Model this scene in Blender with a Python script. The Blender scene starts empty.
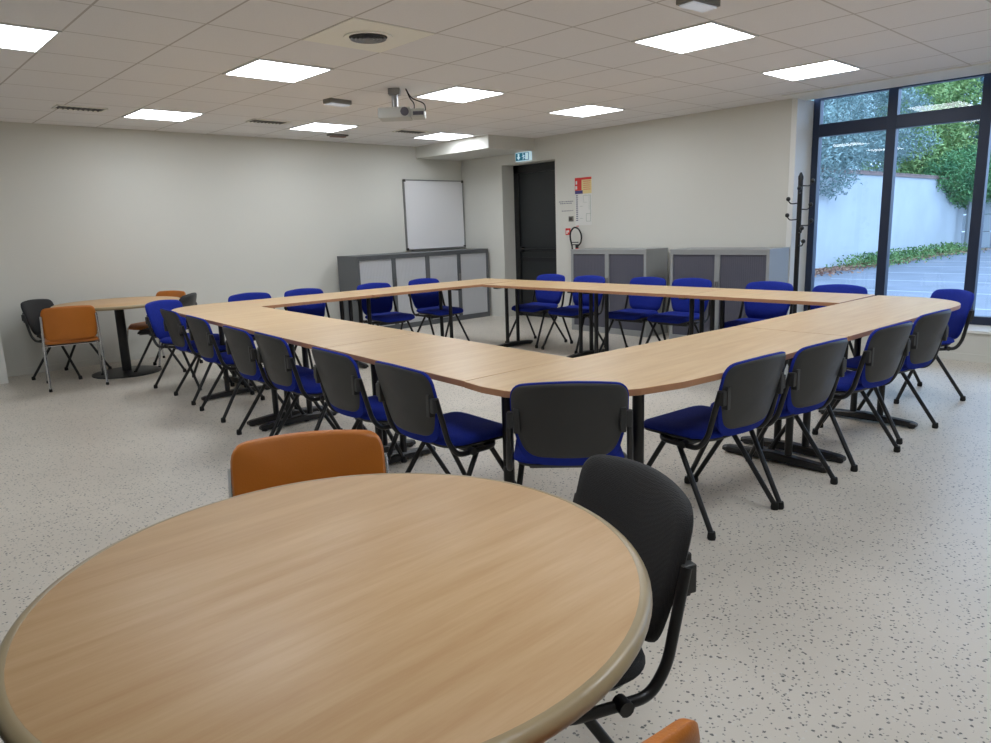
import bpy, bmesh, math, random
from mathutils import Vector, Matrix
random.seed(7)
C = bpy.context.scene.collection
PI = math.pi
EYE = 1.37; CEIL = 2.57; WX = 7.66; WY = 8.88; TZ = 0.74

# ------------------------------------------------------------------ materials
def lin(c):
    return tuple(((v/255)/12.92 if v/255 <= .04045 else ((v/255+.055)/1.055)**2.4) for v in c)+(1,)
def nt(name):
    m = bpy.data.materials.new(name); m.use_nodes = True
    return m, m.node_tree.nodes, m.node_tree.links, m.node_tree.nodes['Principled BSDF']
def mat(name, rgb, rough=.5, metal=0, spec=.5, bump=0, bscale=200, vary=0, vscale=3):
    m, N, L, b = nt(name)
    b.inputs['Base Color'].default_value = lin(rgb); b.inputs['Roughness'].default_value = rough
    b.inputs['Metallic'].default_value = metal; b.inputs['Specular IOR Level'].default_value = spec
    tc = N.new('ShaderNodeTexCoord')
    if vary:
        n = N.new('ShaderNodeTexNoise'); n.inputs['Scale'].default_value = vscale; n.inputs['Detail'].default_value = 4
        L.new(tc.outputs['Object'], n.inputs['Vector'])
        r = N.new('ShaderNodeMapRange'); r.inputs['From Min'].default_value = .3; r.inputs['From Max'].default_value = .7
        r.inputs['To Min'].default_value = 1-vary; r.inputs['To Max'].default_value = 1+vary
        L.new(n.outputs['Fac'], r.inputs['Value'])
        h = N.new('ShaderNodeHueSaturation'); h.inputs['Color'].default_value = lin(rgb)
        L.new(r.outputs['Result'], h.inputs['Value']); L.new(h.outputs['Color'], b.inputs['Base Color'])
    if bump:
        n = N.new('ShaderNodeTexNoise'); n.inputs['Scale'].default_value = bscale
        L.new(tc.outputs['Object'], n.inputs['Vector'])
        bp = N.new('ShaderNodeBump'); bp.inputs['Strength'].default_value = bump; bp.inputs['Distance'].default_value = .002
        L.new(n.outputs['Fac'], bp.inputs['Height']); L.new(bp.outputs['Normal'], b.inputs['Normal'])
    return m
def emis(name, rgb, s, base=None):
    m, N, L, b = nt(name)
    b.inputs['Base Color'].default_value = lin(base or rgb); b.inputs['Emission Color'].default_value = lin(rgb)
    b.inputs['Emission Strength'].default_value = s
    return m
def m_wood(name, c1, c2, ang=0, rough=.34):
    m, N, L, b = nt(name)
    tc = N.new('ShaderNodeTexCoord'); mp = N.new('ShaderNodeMapping')
    mp.inputs['Rotation'].default_value = (0, 0, ang); mp.inputs['Scale'].default_value = (1.1, 13, 1)
    L.new(tc.outputs['Object'], mp.inputs['Vector'])
    n = N.new('ShaderNodeTexNoise'); n.inputs['Scale'].default_value = 2.2; n.inputs['Detail'].default_value = 6; n.inputs['Distortion'].default_value = .25
    L.new(mp.outputs['Vector'], n.inputs['Vector'])
    n2 = N.new('ShaderNodeTexNoise'); n2.inputs['Scale'].default_value = 14; n2.inputs['Detail'].default_value = 3
    L.new(mp.outputs['Vector'], n2.inputs['Vector'])
    mx = N.new('ShaderNodeMath'); mx.operation = 'MULTIPLY_ADD'; mx.inputs[1].default_value = .3
    L.new(n2.outputs['Fac'], mx.inputs[0]); L.new(n.outputs['Fac'], mx.inputs[2])
    r = N.new('ShaderNodeValToRGB'); r.color_ramp.elements[0].position = .42; r.color_ramp.elements[1].position = .88
    r.color_ramp.elements[0].color = lin(c1); r.color_ramp.elements[1].color = lin(c2)
    L.new(mx.outputs[0], r.inputs['Fac']); L.new(r.outputs['Color'], b.inputs['Base Color'])
    b.inputs['Roughness'].default_value = rough; b.inputs['Specular IOR Level'].default_value = .45
    return m
def m_floor():
    m, N, L, b = nt('speckled_vinyl_floor')
    tc = N.new('ShaderNodeTexCoord')
    base = N.new('ShaderNodeRGB'); base.outputs[0].default_value = lin((208, 200, 187)); col = base.outputs[0]
    for sc, th, dark, rnd in ((54, .25, (100, 98, 94), .5), (66, .22, (146, 142, 134), .6), (60, .2, (210, 206, 198), .35)):
        v = N.new('ShaderNodeTexVoronoi'); v.inputs['Scale'].default_value = sc; v.inputs['Randomness'].default_value = 1
        ns = N.new('ShaderNodeTexNoise'); ns.inputs['Scale'].default_value = 90
        va = N.new('ShaderNodeVectorMath'); va.operation = 'MULTIPLY_ADD'; va.inputs[1].default_value = (.012,)*3
        L.new(tc.outputs['Object'], ns.inputs['Vector']); L.new(ns.outputs['Color'], va.inputs[0]); L.new(tc.outputs['Object'], va.inputs[2])
        L.new(va.outputs[0], v.inputs['Vector'])
        lt = N.new('ShaderNodeMath'); lt.operation = 'LESS_THAN'; lt.inputs[1].default_value = th; L.new(v.outputs['Distance'], lt.inputs[0])
        sp = N.new('ShaderNodeSeparateColor'); L.new(v.outputs['Color'], sp.inputs[0])
        l2 = N.new('ShaderNodeMath'); l2.operation = 'LESS_THAN'; l2.inputs[1].default_value = rnd; L.new(sp.outputs[0], l2.inputs[0])
        mu = N.new('ShaderNodeMath'); mu.operation = 'MULTIPLY'; L.new(lt.outputs[0], mu.inputs[0]); L.new(l2.outputs[0], mu.inputs[1])
        mx = N.new('ShaderNodeMix'); mx.data_type = 'RGBA'; L.new(mu.outputs[0], mx.inputs[0]); L.new(col, mx.inputs[6]); mx.inputs[7].default_value = lin(dark)
        col = mx.outputs[2]
    # weld seams between vinyl sheets, 2 m apart
    s = N.new('ShaderNodeSeparateXYZ'); L.new(tc.outputs['Object'], s.inputs[0])
    a = N.new('ShaderNodeMath'); a.operation = 'PINGPONG'; a.inputs[1].default_value = 1.0
    o = N.new('ShaderNodeMath'); o.operation = 'ADD'; o.inputs[1].default_value = SEAM; L.new(s.outputs[1], o.inputs[0]); L.new(o.outputs[0], a.inputs[0])
    l = N.new('ShaderNodeMath'); l.operation = 'LESS_THAN'; l.inputs[1].default_value = .002; L.new(a.outputs[0], l.inputs[0])
    h = N.new('ShaderNodeMath'); h.operation = 'MULTIPLY'; h.inputs[1].default_value = .35; L.new(l.outputs[0], h.inputs[0])
    mx = N.new('ShaderNodeMix'); mx.data_type = 'RGBA'; L.new(h.outputs[0], mx.inputs[0]); L.new(col, mx.inputs[6]); mx.inputs[7].default_value = lin((110, 105, 98)); col = mx.outputs[2]
    # scuffs
    n = N.new('ShaderNodeTexNoise'); n.inputs['Scale'].default_value = 1.3; n.inputs['Detail'].default_value = 5; L.new(tc.outputs['Object'], n.inputs['Vector'])
    r = N.new('ShaderNodeMapRange'); r.inputs['From Min'].default_value = .35; r.inputs['From Max'].default_value = .7; r.inputs['To Min'].default_value = .93; r.inputs['To Max'].default_value = 1.04
    L.new(n.outputs['Fac'], r.inputs['Value'])
    hs = N.new('ShaderNodeHueSaturation'); L.new(r.outputs['Result'], hs.inputs['Value']); L.new(col, hs.inputs['Color'])
    L.new(hs.outputs['Color'], b.inputs['Base Color'])
    b.inputs['Roughness'].default_value = .38; b.inputs['Specular IOR Level'].default_value = .4
    return m
def m_ceiling():
    m, N, L, b = nt('mineral_ceiling_tiles')
    tc = N.new('ShaderNodeTexCoord'); s = N.new('ShaderNodeSeparateXYZ'); L.new(tc.outputs['Object'], s.inputs[0])
    outs = []
    for k, (off, p) in enumerate(((2.47, .6), (2.53, .61))):
        a = N.new('ShaderNodeMath'); a.operation = 'SUBTRACT'; a.inputs[1].default_value = off; L.new(s.outputs[k], a.inputs[0])
        q = N.new('ShaderNodeMath'); q.operation = 'PINGPONG'; q.inputs[1].default_value = p/2; L.new(a.outputs[0], q.inputs[0])
        l = N.new('ShaderNodeMath'); l.operation = 'LESS_THAN'; l.inputs[1].default_value = .0065; L.new(q.outputs[0], l.inputs[0]); outs.append(l)
    n = N.new('ShaderNodeTexNoise'); n.inputs['Scale'].default_value = 120; n.inputs['Detail'].default_value = 3; L.new(tc.outputs['Object'], n.inputs['Vector'])
    r = N.new('ShaderNodeMapRange'); r.inputs['To Min'].default_value = .95; r.inputs['To Max'].default_value = 1.04; L.new(n.outputs['Fac'], r.inputs['Value'])
    hs = N.new('ShaderNodeHueSaturation'); hs.inputs['Color'].default_value = lin((234, 232, 232)); L.new(r.outputs['Result'], hs.inputs['Value'])
    # per-tile tint
    col = hs.outputs['Color']
    for l, c in ((outs[0], (188, 182, 178)), (outs[1], (198, 193, 190))):
        mx = N.new('ShaderNodeMix'); mx.data_type = 'RGBA'; L.new(l.outputs[0], mx.inputs[0]); L.new(col, mx.inputs[6]); mx.inputs[7].default_value = lin(c); col = mx.outputs[2]
    L.new(col, b.inputs['Base Color']); b.inputs['Roughness'].default_value = .8
    bp = N.new('ShaderNodeBump'); bp.inputs['Strength'].default_value = .3; bp.inputs['Distance'].default_value = .003
    L.new(n.outputs['Fac'], bp.inputs['Height']); L.new(bp.outputs['Normal'], b.inputs['Normal'])
    return m
def m_glass():
    m = bpy.data.materials.new('window_glass'); m.use_nodes = True; N = m.node_tree.nodes; L = m.node_tree.links; N.clear()
    o = N.new('ShaderNodeOutputMaterial'); t = N.new('ShaderNodeBsdfTransparent'); g = N.new('ShaderNodeBsdfGlossy'); g.inputs['Roughness'].default_value = .01
    t.inputs['Color'].default_value = (.93, .96, .98, 1)
    f = N.new('ShaderNodeFresnel'); f.inputs['IOR'].default_value = 1.5; x = N.new('ShaderNodeMixShader')
    L.new(f.outputs[0], x.inputs[0]); L.new(t.outputs[0], x.inputs[1]); L.new(g.outputs[0], x.inputs[2]); L.new(x.outputs[0], o.inputs[0])
    return m
def m_mesh_fabric(name, rgb, scale=260):
    m, N, L, b = nt(name)
    tc = N.new('ShaderNodeTexCoord'); v = N.new('ShaderNodeTexVoronoi'); v.inputs['Scale'].default_value = scale; v.inputs['Randomness'].default_value = .25
    L.new(tc.outputs['Object'], v.inputs['Vector'])
    r = N.new('ShaderNodeMapRange'); r.inputs['From Max'].default_value = .7; r.inputs['To Min'].default_value = .55; r.inputs['To Max'].default_value = 1.5; L.new(v.outputs['Distance'], r.inputs['Value'])
    h = N.new('ShaderNodeHueSaturation'); h.inputs['Color'].default_value = lin(rgb); L.new(r.outputs['Result'], h.inputs['Value']); L.new(h.outputs['Color'], b.inputs['Base Color'])
    bp = N.new('ShaderNodeBump'); bp.inputs['Strength'].default_value = .5; bp.inputs['Distance'].default_value = .003; L.new(v.outputs['Distance'], bp.inputs['Height']); L.new(bp.outputs['Normal'], b.inputs['Normal'])
    b.inputs['Roughness'].default_value = .75
    return m
SEAM = -.02
FX = 8.05; WY1 = 3.545; SILL = .285; FZ0 = .28
M = dict(
 wall=mat('cream_wall_paint', (214, 213, 205), .75, bump=.15, bscale=60),
 white=mat('white_paint', (232, 232, 228), .6),
 floor=m_floor(), ceiling=m_ceiling(), glass=m_glass(),
 frame=mat('dark_blue_grey_aluminium', (40, 50, 72), .4, .2),
 wood=m_wood('beech_laminate', (216, 178, 128), (231, 199, 154), PI/2),
 woodx=m_wood('beech_laminate_lengthwise', (216, 178, 128), (231, 199, 154), 0),
 woodr=m_wood('beech_laminate_round', (190, 150, 104), (206, 171, 127), -.85, .42),
 edge=mat('beech_edge', (176, 126, 92), .45, vary=.06, vscale=20),
 edger=mat('rounded_table_edge', (160, 142, 108), .3, vary=.06, vscale=9),
 black=mat('black_powder_coat', (20, 20, 22), .38),
 shell=mat('charcoal_plastic_shell', (52, 52, 52), .48, bump=.2, bscale=500),
 blue=mat('blue_fabric', (30, 48, 148), .85, spec=.2, bump=.6, bscale=450, vary=.08, vscale=60),
 blackfab=m_mesh_fabric('black_mesh_fabric', (34, 34, 35)),
 orange=mat('orange_vinyl', (190, 110, 30), .42, bump=.25, bscale=260, vary=.05, vscale=6),
 chrome=mat('chrome', (205, 205, 208), .16, 1),
 rubber=mat('black_rubber', (14, 14, 14), .7),
 cab_dark=mat('anthracite_steel', (92, 95, 98), .45),
 cab_light=mat('light_grey_tambour', (196, 198, 202), .5),
 cab_grey=mat('grey_steel', (158, 160, 160), .42),
 cab_tamb=mat('slate_tambour', (92, 92, 104), .5),
 cab_white=mat('pale_steel_side', (205, 212, 226), .4),
 door=mat('dark_door_leaf', (32, 35, 36), .4), doorf=mat('black_door_frame', (18, 19, 21), .35),
 board=mat('whiteboard_enamel', (232, 232, 234), .25), alu=mat('aluminium', (150, 150, 150), .35, .8),
 lamp=emis('light_diffuser', (240, 247, 255), 7.5), lampf=mat('lamp_frame', (225, 225, 222), .5),
 vent=mat('vent_dark', (60, 56, 52), .6), ventw=mat('vent_white', (244, 242, 232), .55),
 proj=mat('projector_plastic', (190, 190, 184), .45), lens=mat('lens_glass', (90, 88, 98), .1),
 emerg=emis('emergency_lens', (235, 240, 250), .12, (200, 205, 215)),
 grey=mat('grey_plastic', (120, 118, 112), .5),
 red=mat('red', (205, 44, 40), .4), redbox=mat('notice_red', (212, 52, 48), .6), paper=mat('paper', (222, 222, 218), .7),
 navy=mat('notice_navy', (66, 62, 120), .6), cream=mat('notice_cream', (226, 208, 150), .6), ink=mat('printed_ink', (110, 112, 128), .7),
 green=mat('notice_green', (96, 128, 104), .7),
 teal=emis('exit_panel', (18, 96, 118), .35), exitw=emis('exit_white', (205, 232, 245), .25),
 asphalt=mat('asphalt', (126, 128, 134), .85, vary=.12, vscale=1.2, bump=.4, bscale=80), line=mat('road_paint', (170, 172, 176), .7),
 render=mat('weathered_render', (188, 190, 190), .85, vary=.08, vscale=.8), coping=mat('brick_coping', (140, 116, 108), .8, vary=.15, vscale=6),
 block=mat('grey_blocks', (176, 180, 182), .85), post=mat('concrete_post', (140, 142, 142), .8),
 bark=mat('bark', (88, 66, 50), .9),
)
def leafmat(name, a, bcol):
    m, N, L, b = nt(name)
    oi = N.new('ShaderNodeTexCoord'); n = N.new('ShaderNodeTexNoise'); n.inputs['Scale'].default_value = 1.8; n.inputs['Detail'].default_value = 4
    L.new(oi.outputs['Object'], n.inputs['Vector'])
    r = N.new('ShaderNodeValToRGB'); r.color_ramp.elements[0].position = .38; r.color_ramp.elements[1].position = .62
    r.color_ramp.elements[0].color = lin(a); r.color_ramp.elements[1].color = lin(bcol)
    L.new(n.outputs['Fac'], r.inputs['Fac']); L.new(r.outputs['Color'], b.inputs['Base Color']); b.inputs['Roughness'].default_value = .65
    return m
M['cedar'] = leafmat('blue_cedar_needles', (92, 116, 112), (158, 178, 170))
M['leaf'] = leafmat('light_green_leaves', (92, 130, 70), (166, 188, 112))
M['ivy'] = leafmat('ivy_leaves', (62, 110, 66), (112, 158, 96))
M['conifer'] = leafmat('dark_conifer', (42, 68, 80), (84, 116, 128))
M['weed'] = leafmat('weed_leaves', (74, 116, 58), (130, 158, 90))
M['dry'] = leafmat('dry_leaves', (130, 84, 66), (176, 140, 110))

# ------------------------------------------------------------------ helpers
def obj(name, bm, m, parent=None, smooth=False, loc=(0, 0, 0), bevel=0, seg=2):
    me = bpy.data.meshes.new(name)
    bmesh.ops.recalc_face_normals(bm, faces=bm.faces)
    bm.to_mesh(me); bm.free()
    ms = m if isinstance(m, list) else [m]
    for x in ms: me.materials.append(x)
    if smooth:
        for p in me.polygons: p.use_smooth = True
        try: me.set_sharp_from_angle(angle=math.radians(50))
        except Exception: pass
    o = bpy.data.objects.new(name, me); C.objects.link(o); o.location = loc
    if parent: o.parent = parent
    if bevel:
        b = o.modifiers.new('Bevel', 'BEVEL'); b.width = bevel; b.segments = seg; b.limit_method = 'ANGLE'
    return o
def box(bm, x0, x1, y0, y1, z0, z1, mi=0, mtx=None):
    v = [bm.verts.new((x, y, z)) for x in (x0, x1) for y in (y0, y1) for z in (z0, z1)]
    if mtx: 
        for w in v: w.co = mtx @ w.co
    for f in ((0, 1, 3, 2), (4, 6, 7, 5), (0, 4, 5, 1), (2, 3, 7, 6), (0, 2, 6, 4), (1, 5, 7, 3)):
        fc = bm.faces.new([v[i] for i in f]); fc.material_index = mi
    return v
def bx(*a, **k):
    bm = bmesh.new(); box(bm, *a, **k); return bm
def fillet(pts, r, n=5):
    pts = [Vector(p) for p in pts]; out = [pts[0]]
    for i in range(1, len(pts)-1):
        a, p, c = pts[i-1], pts[i], pts[i+1]
        d1 = (a-p); d2 = (c-p); rr = min(r, d1.length*.45, d2.length*.45)
        s = p+d1.normalized()*rr; e = p+d2.normalized()*rr
        for k in range(n+1):
            t = k/n; out.append((1-t)**2*s+2*t*(1-t)*p+t*t*e)
    out.append(pts[-1]); return out
def tube(bm, pts, r, seg=10, flat=1.0, closed=False):
    pts = [Vector(p) for p in pts]; n = len(pts)
    rs = r if isinstance(r, (list, tuple)) else [r]*n
    t0 = (pts[1]-pts[0]).normalized(); up = Vector((0, 0, 1)) if abs(t0.z) < .9 else Vector((0, 1, 0))
    nrm = t0.cross(up).normalized(); rings = []
    for i, p in enumerate(pts):
        if closed: t = (pts[(i+1) % n]-pts[i-1]).normalized()
        else: t = (pts[min(i+1, n-1)]-pts[max(i-1, 0)]).normalized()
        nrm = (nrm-t*nrm.dot(t)).normalized(); b = t.cross(nrm)
        rings.append([bm.verts.new(p+(nrm*math.cos(a)+b*math.sin(a)*flat)*rs[i]) for a in [2*PI*k/seg for k in range(seg)]])
    for i in range(n if closed else n-1):
        A, B = rings[i], rings[(i+1) % n]
        for k in range(seg): bm.faces.new((A[k], A[(k+1) % seg], B[(k+1) % seg], B[k]))
    if not closed: bm.faces.new(rings[0][::-1]); bm.faces.new(rings[-1])
def lathe(bm, prof, cx=0, cy=0, seg=32, mi=0):
    rings = []
    for r, z in prof:
        rings.append([bm.verts.new((cx+max(r, 1e-4)*math.cos(2*PI*k/seg), cy+max(r, 1e-4)*math.sin(2*PI*k/seg), z)) for k in range(seg)])
    for A, B in zip(rings, rings[1:]):
        for k in range(seg):
            f = bm.faces.new((A[k], A[(k+1) % seg], B[(k+1) % seg], B[k])); f.material_index = mi
    bm.faces.new(rings[0][::-1]).material_index = mi; bm.faces.new(rings[-1]).material_index = mi
def prism(bm, poly, z0, z1, side=1):
    a = [bm.verts.new((x, y, z0)) for x, y in poly]; b = [bm.verts.new((x, y, z1)) for x, y in poly]; n = len(poly)
    bm.faces.new(a[::-1]); bm.faces.new(b)
    for i in range(n): bm.faces.new((a[i], a[(i+1) % n], b[(i+1) % n], b[i])).material_index = side
def rounded(w, h, rt, rb, n=7):
    """outline of a w x h panel centred on 0, corner radii rt (top) and rb (bottom)"""
    out = []
    for cx, cy, r, a0 in ((w/2-rt, h/2-rt, rt, 0), (-w/2+rt, h/2-rt, rt, PI/2), (-w/2+rb, -h/2+rb, rb, PI), (w/2-rb, -h/2+rb, rb, 1.5*PI)):
        for k in range(n+1):
            a = a0+PI/2*k/n; out.append((cx+r*math.cos(a), cy+r*math.sin(a)))
    return out
def pillow(bm, outline, f, front, back, mtx=None):
    """closed padded shell: rings of the outline scaled by s, lifted by front/back offsets; f maps (u, v, off) to 3D"""
    n = len(outline); rings = []
    prof = [(s, o) for s, o in front]+[(s, o) for s, o in reversed(back)]
    for s, o in prof:
        rings.append([bm.verts.new(f(u*s, v*s, o)) for u, v in outline])
    for A, B in zip(rings, rings[1:]):
        for k in range(n): bm.faces.new((A[k], A[(k+1) % n], B[(k+1) % n], B[k]))
    for R in (rings[0], rings[-1]):
        c = Vector((0, 0, 0))
        for v in R: c += v.co
        cv = bm.verts.new(c/n)
        for k in range(n): bm.faces.new((R[k], R[(k+1) % n], cv))
def tag(o, label, cat, group=None, kind=None):
    if label: o['label'] = label
    if cat: o['category'] = cat
    if group: o['group'] = group
    if kind: o['kind'] = kind
    return o
def thing(name, label, cat, loc=(0, 0, 0), rz=0, group=None):
    o = bpy.data.objects.new(name, None); C.objects.link(o); o.empty_display_size = .1
    o.location = loc; o.rotation_euler = (0, 0, rz); return tag(o, label, cat, group)
def struct(name, bm, m, parent=None, **k):
    o = obj(name, bm, m, parent, **k)
    if not parent: o['kind'] = 'structure'
    return o
def dup(root, loc, rz, label, group=None):
    r = root.copy(); C.objects.link(r); r.location = loc; r.rotation_euler = (0, 0, rz); r['label'] = label
    if group: r['group'] = group
    for ch in list(root.children):
        c = ch.copy(); C.objects.link(c); c.parent = r
        for g in list(ch.children):
            d = g.copy(); C.objects.link(d); d.parent = c
    return r

# ------------------------------------------------------------------ room shell
struct('floor', bx(-1.6, WX+.3, -2.6, WY+.1, -.1, 0), M['floor'])
struct('ceiling', bx(-1.6, WX, -2.6, WY+.1, CEIL, CEIL+.1), M['ceiling'])
struct('trim_5', bx(WX, WX+.55, -2.6, WY1, 2.70, 2.8), M['white'])
struct('wall_left', bx(-1.6, WX+.2, WY, WY+.2, -.1, CEIL+.1), M['wall'])
struct('wall_pier', bx(-1.6, 1.235, WY-.4, WY, 0, CEIL), M['white'])
struct('wall_back', bx(-1.75, -1.6, -2.6, WY+.2, -.1, CEIL+.1), M['wall'])
struct('wall_near', bx(-1.75, WX+.3, -2.75, -2.6, -.1, CEIL+.1), M['wall'])
DY0, DY1, DZ = 6.905, 7.965, 2.255

bm = bmesh.new()
box(bm, WX, WX+.5, DY1, WY+.2, 0, CEIL); box(bm, WX, WX+.5, DY0, DY1, DZ, CEIL); box(bm, WX, WX+.5, WY1, DY0, 0, CEIL)
box(bm, WX, WX+.5, -2.7, WY1, -.1, SILL-.02); box(bm, WX, WX+.5, -2.7, -.62, SILL-.02, CEIL)
struct('wall_right', bm, M['wall'])
struct('trim_1', bx(WX+.001, FX+.1, WY1-.012, WY1+.001, SILL, CEIL), M['white'])           # white margin beside the window
struct('trim_2', bx(WX-.02, FX+.02, -.62, WY1, SILL-.02, SILL+.006), M['white'], bevel=.004)      # window sill
struct('trim_3', bx(WX-.30, WX+.2, -2.6, WY1+.02, CEIL-.012, CEIL), M['white'], bevel=.003)       # plain margin strip
struct('trim_4', bx(WX-.035, WX+.0, WY1-.03, WY1+.03, SILL, CEIL-.012), M['white'], bevel=.004)
struct('soffit', bx(6.78, WX, 7.29, WY, 2.40, CEIL), M['wall'])
struct('baseboard_left', bx(1.24, 5.28, WY-.012, WY, 0, .07), M['wall'], bevel=.003)
bm = bmesh.new(); box(bm, WX-.012, WX, -2.6, 3.45, 0, .07); box(bm, WX-.012, WX, 6.25, DY0-.03, 0, .07); box(bm, WX-.012, WX, DY1, 8.25, 0, .07)
struct('baseboard_right', bm, M['wall'])

# door
d = bpy.data.objects.new('door_1', None); C.objects.link(d); d.location = (7.95, (DY0+DY1)/2, 0); d['kind'] = 'structure'
L_ = Vector(d.location)
def loc_bm(bm, o):
    bmesh.ops.translate(bm, verts=bm.verts, vec=-Vector(o)); return bm
X0 = 7.92
bm = bmesh.new(); box(bm, X0-.02, X0+.06, DY0, DY0+.06, 0, DZ); box(bm, X0-.02, X0+.06, DY1-.10, DY1, 0, DZ); box(bm, X0-.02, X0+.06, DY0, DY1, DZ-.12, DZ)
obj('door_frame', loc_bm(bm, L_), M['doorf'], d, bevel=.004)
bm = bmesh.new(); box(bm, X0+.01, X0+.055, DY0+.06, DY1-.1, 0, DZ-.12)
leaf = obj('door_leaf', loc_bm(bm, L_), M['door'], d)
bm = bmesh.new(); tube(bm, [(X0-.05, DY0+.08, 1.02), (X0-.05, DY1-.14, 1.02)], .018); box(bm, X0-.05, X0+.01, DY0+.07, DY0+.11, .98, 1.06); box(bm, X0-.05, X0+.01, DY1-.17, DY1-.12, .98, 1.06)
obj('push_bar', loc_bm(bm, L_), M['black'], d, smooth=True)
bm = bmesh.new(); box(bm, X0-.002, X0+.012, DY0+.08, DY1-.14, .84, .9)
obj('rail', loc_bm(bm, L_), M['doorf'], d)
bm = bmesh.new(); 
for z in (.5, 1.2, 1.9): tube(bm, [(X0-.024, DY1-.1, z-.04), (X0-.024, DY1-.1, z+.04)], .009)
obj('hinge', loc_bm(bm, L_), M['black'], d)

# windows (four bays: the right ones continue out of frame)
mull = [3.533, 2.747, 1.943, 1.134, .33, -.474]
ZT0, ZT1, ZB, CT = 2.195, 2.323, FZ0, 2.70
for i in range(5):
    ya, yb = mull[i+1], mull[i]
    w = bpy.data.objects.new('window_%d' % (i+1), None); C.objects.link(w); w.location = (FX+.04, (ya+yb)/2, FZ0); w['kind'] = 'structure'
    bm = bmesh.new(); h = .045
    a = ya+(.0 if i < 4 else 0); 
    box(bm, FX, FX+.09, ya-h, ya+h, ZB, CT)
    if i == 0: box(bm, FX, FX+.09, yb-.07, yb, ZB, CT)
    top = yb-(.07 if i == 0 else h)
    box(bm, FX, FX+.09, ya+h, top, ZB, ZB+.09); box(bm, FX, FX+.09, ya+h, top, ZT0, ZT1); box(bm, FX, FX+.09, ya+h, top, CT-.125, CT)
    obj('window_frame', loc_bm(bm, w.location), M['frame'], w, bevel=.003)
    for (z0, z1) in ((ZB+.09, ZT0), (ZT1, CT-.125)):
        bm = bmesh.new(); v = [bm.verts.new(p) for p in ((FX+.045, ya+h, z0), (FX+.045, top, z0), (FX+.045, top, z1), (FX+.045, ya+h, z1))]; bm.faces.new(v)
        obj('window_pane', loc_bm(bm, w.location), M['glass'], w)

# ------------------------------------------------------------------ outside
G = -.12
tag(obj('parking_lot', bx(8.3, 60, -40, 30, G-.1, G), M['asphalt']), None, None, kind='structure')
for k, X in enumerate((12.9, 15.3, 17.7, 20.1, 22.6, 25.1, 27.7)):
    side = ['nearest to the window', 'second', 'third', 'fourth', 'fifth', 'sixth', 'farthest, before the boundary'][k]
    o = obj('bay_line', bx(X-.05, X+.05, -6, 7.2-.03*k, G, G+.004), M['line'])
    tag(o, 'white painted parking bay line, %s%s' % (side, '' if k in (0, 6) else ' from the window'), 'road marking', 'parking bay lines on the asphalt')
o = thing('garden_wall', 'long pale rendered garden wall beyond the parking lot, outside the window', 'wall', (21, 8.4, G))
bm = bmesh.new(); prism(bm, [(10-21, 0), (33-21, 0), (33-21, .25), (10-21, .25)], 0, 2.62, 0); obj('rendered_face', bm, M['render'], o)
bm = bmesh.new(); box(bm, -11, 12, -.05, .3, 2.62, 2.70)
for k in range(46): box(bm, -11+k*.5, -11+k*.5+.46, -.06, .31, 2.70, 2.73)
obj('coping', bm, M['coping'], o)
o = thing('boundary_wall', 'lower grey block wall closing the far end of the parking lot', 'wall', (33.6, 2, G))
bm = bmesh.new()
for r in range(3):
    for k in range(12): box(bm, 0, .2, -6+k*1.05, -6+k*1.05+1.03, .02+r*.66, .02+r*.66+.64)
obj('blockwork', bm, M['block'], o); obj('base_course', bx(-.02, .22, -6, 6.6, 0, .05), M['post'], o)
bm = bmesh.new(); tube(bm, [(0, 0, 0), (.05, .02, 2.7)], .09, 10); box(bm, -.15, .15, -.15, .15, 0, .15)
tag(obj('concrete_post', bm, M['post'], loc=(32.2, 8.0, G)), 'slim grey concrete post leaning where the garden wall meets the far wall', 'post')

def foliage(bm, blobs, n, size, droop=0, rnd=random):
    tot = sum(b[3]*b[4]*b[5] for b in blobs)
    for (x, y, z, rx, ry, rz) in blobs:
        k = int(n*rx*ry*rz/tot)+30
        for _ in range(k):
            while True:
                u = Vector((rnd.uniform(-1, 1), rnd.uniform(-1, 1), rnd.uniform(-1, 1)))
                if .15 < u.length < 1: break
            u = u.normalized()*(u.length**.35)
            p = Vector((x+u.x*rx, y+u.y*ry, z+u.z*rz))
            p += Vector((rnd.gauss(0, 1), rnd.gauss(0, 1), rnd.gauss(0, 1)))*size*.9
            s = size*rnd.uniform(.6, 1.3)
            a = Vector((rnd.gauss(0, 1), rnd.gauss(0, 1), rnd.gauss(0, .7)-droop)).normalized()
            b = a.cross(Vector((rnd.gauss(0, 1), rnd.gauss(0, 1), rnd.gauss(0, 1)))).normalized()*(.5 if not droop else .34)
            q = [p-a*s*.6, p+b*s*.5, p+a*s*.7, p-b*s*.5]
            bm.faces.new([bm.verts.new(v) for v in q])
def tree(name, label, loc, blobs, n, size, m, trunk, droop=0, seed=1):
    rnd = random.Random(seed); t = thing(name, label, 'tree' if 'shrub' not in name else 'shrub', loc)
    bm = bmesh.new(); foliage(bm, blobs, n, size, droop, rnd); obj('foliage', bm, m, t)
    bm = bmesh.new(); h = trunk
    ty = .9 if 'shrub' in name else 0
    tube(bm, [(0, ty, 0), (.1, ty+.05, h*.5), (0, ty+.1, h-.8)], [.22, .17, .08], 10)
    for k in range(0 if ty else 5):
        a = rnd.uniform(0, 2*PI); z = h*rnd.uniform(.4, .85)
        tube(bm, [(.05, .05, z), (math.cos(a)*1.1, math.sin(a)*1.1, z+.7)], [.07, .03], 6)
    obj('trunk', bm, M['bark'], t, smooth=True); return t
R_ = random.Random(3)
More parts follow.
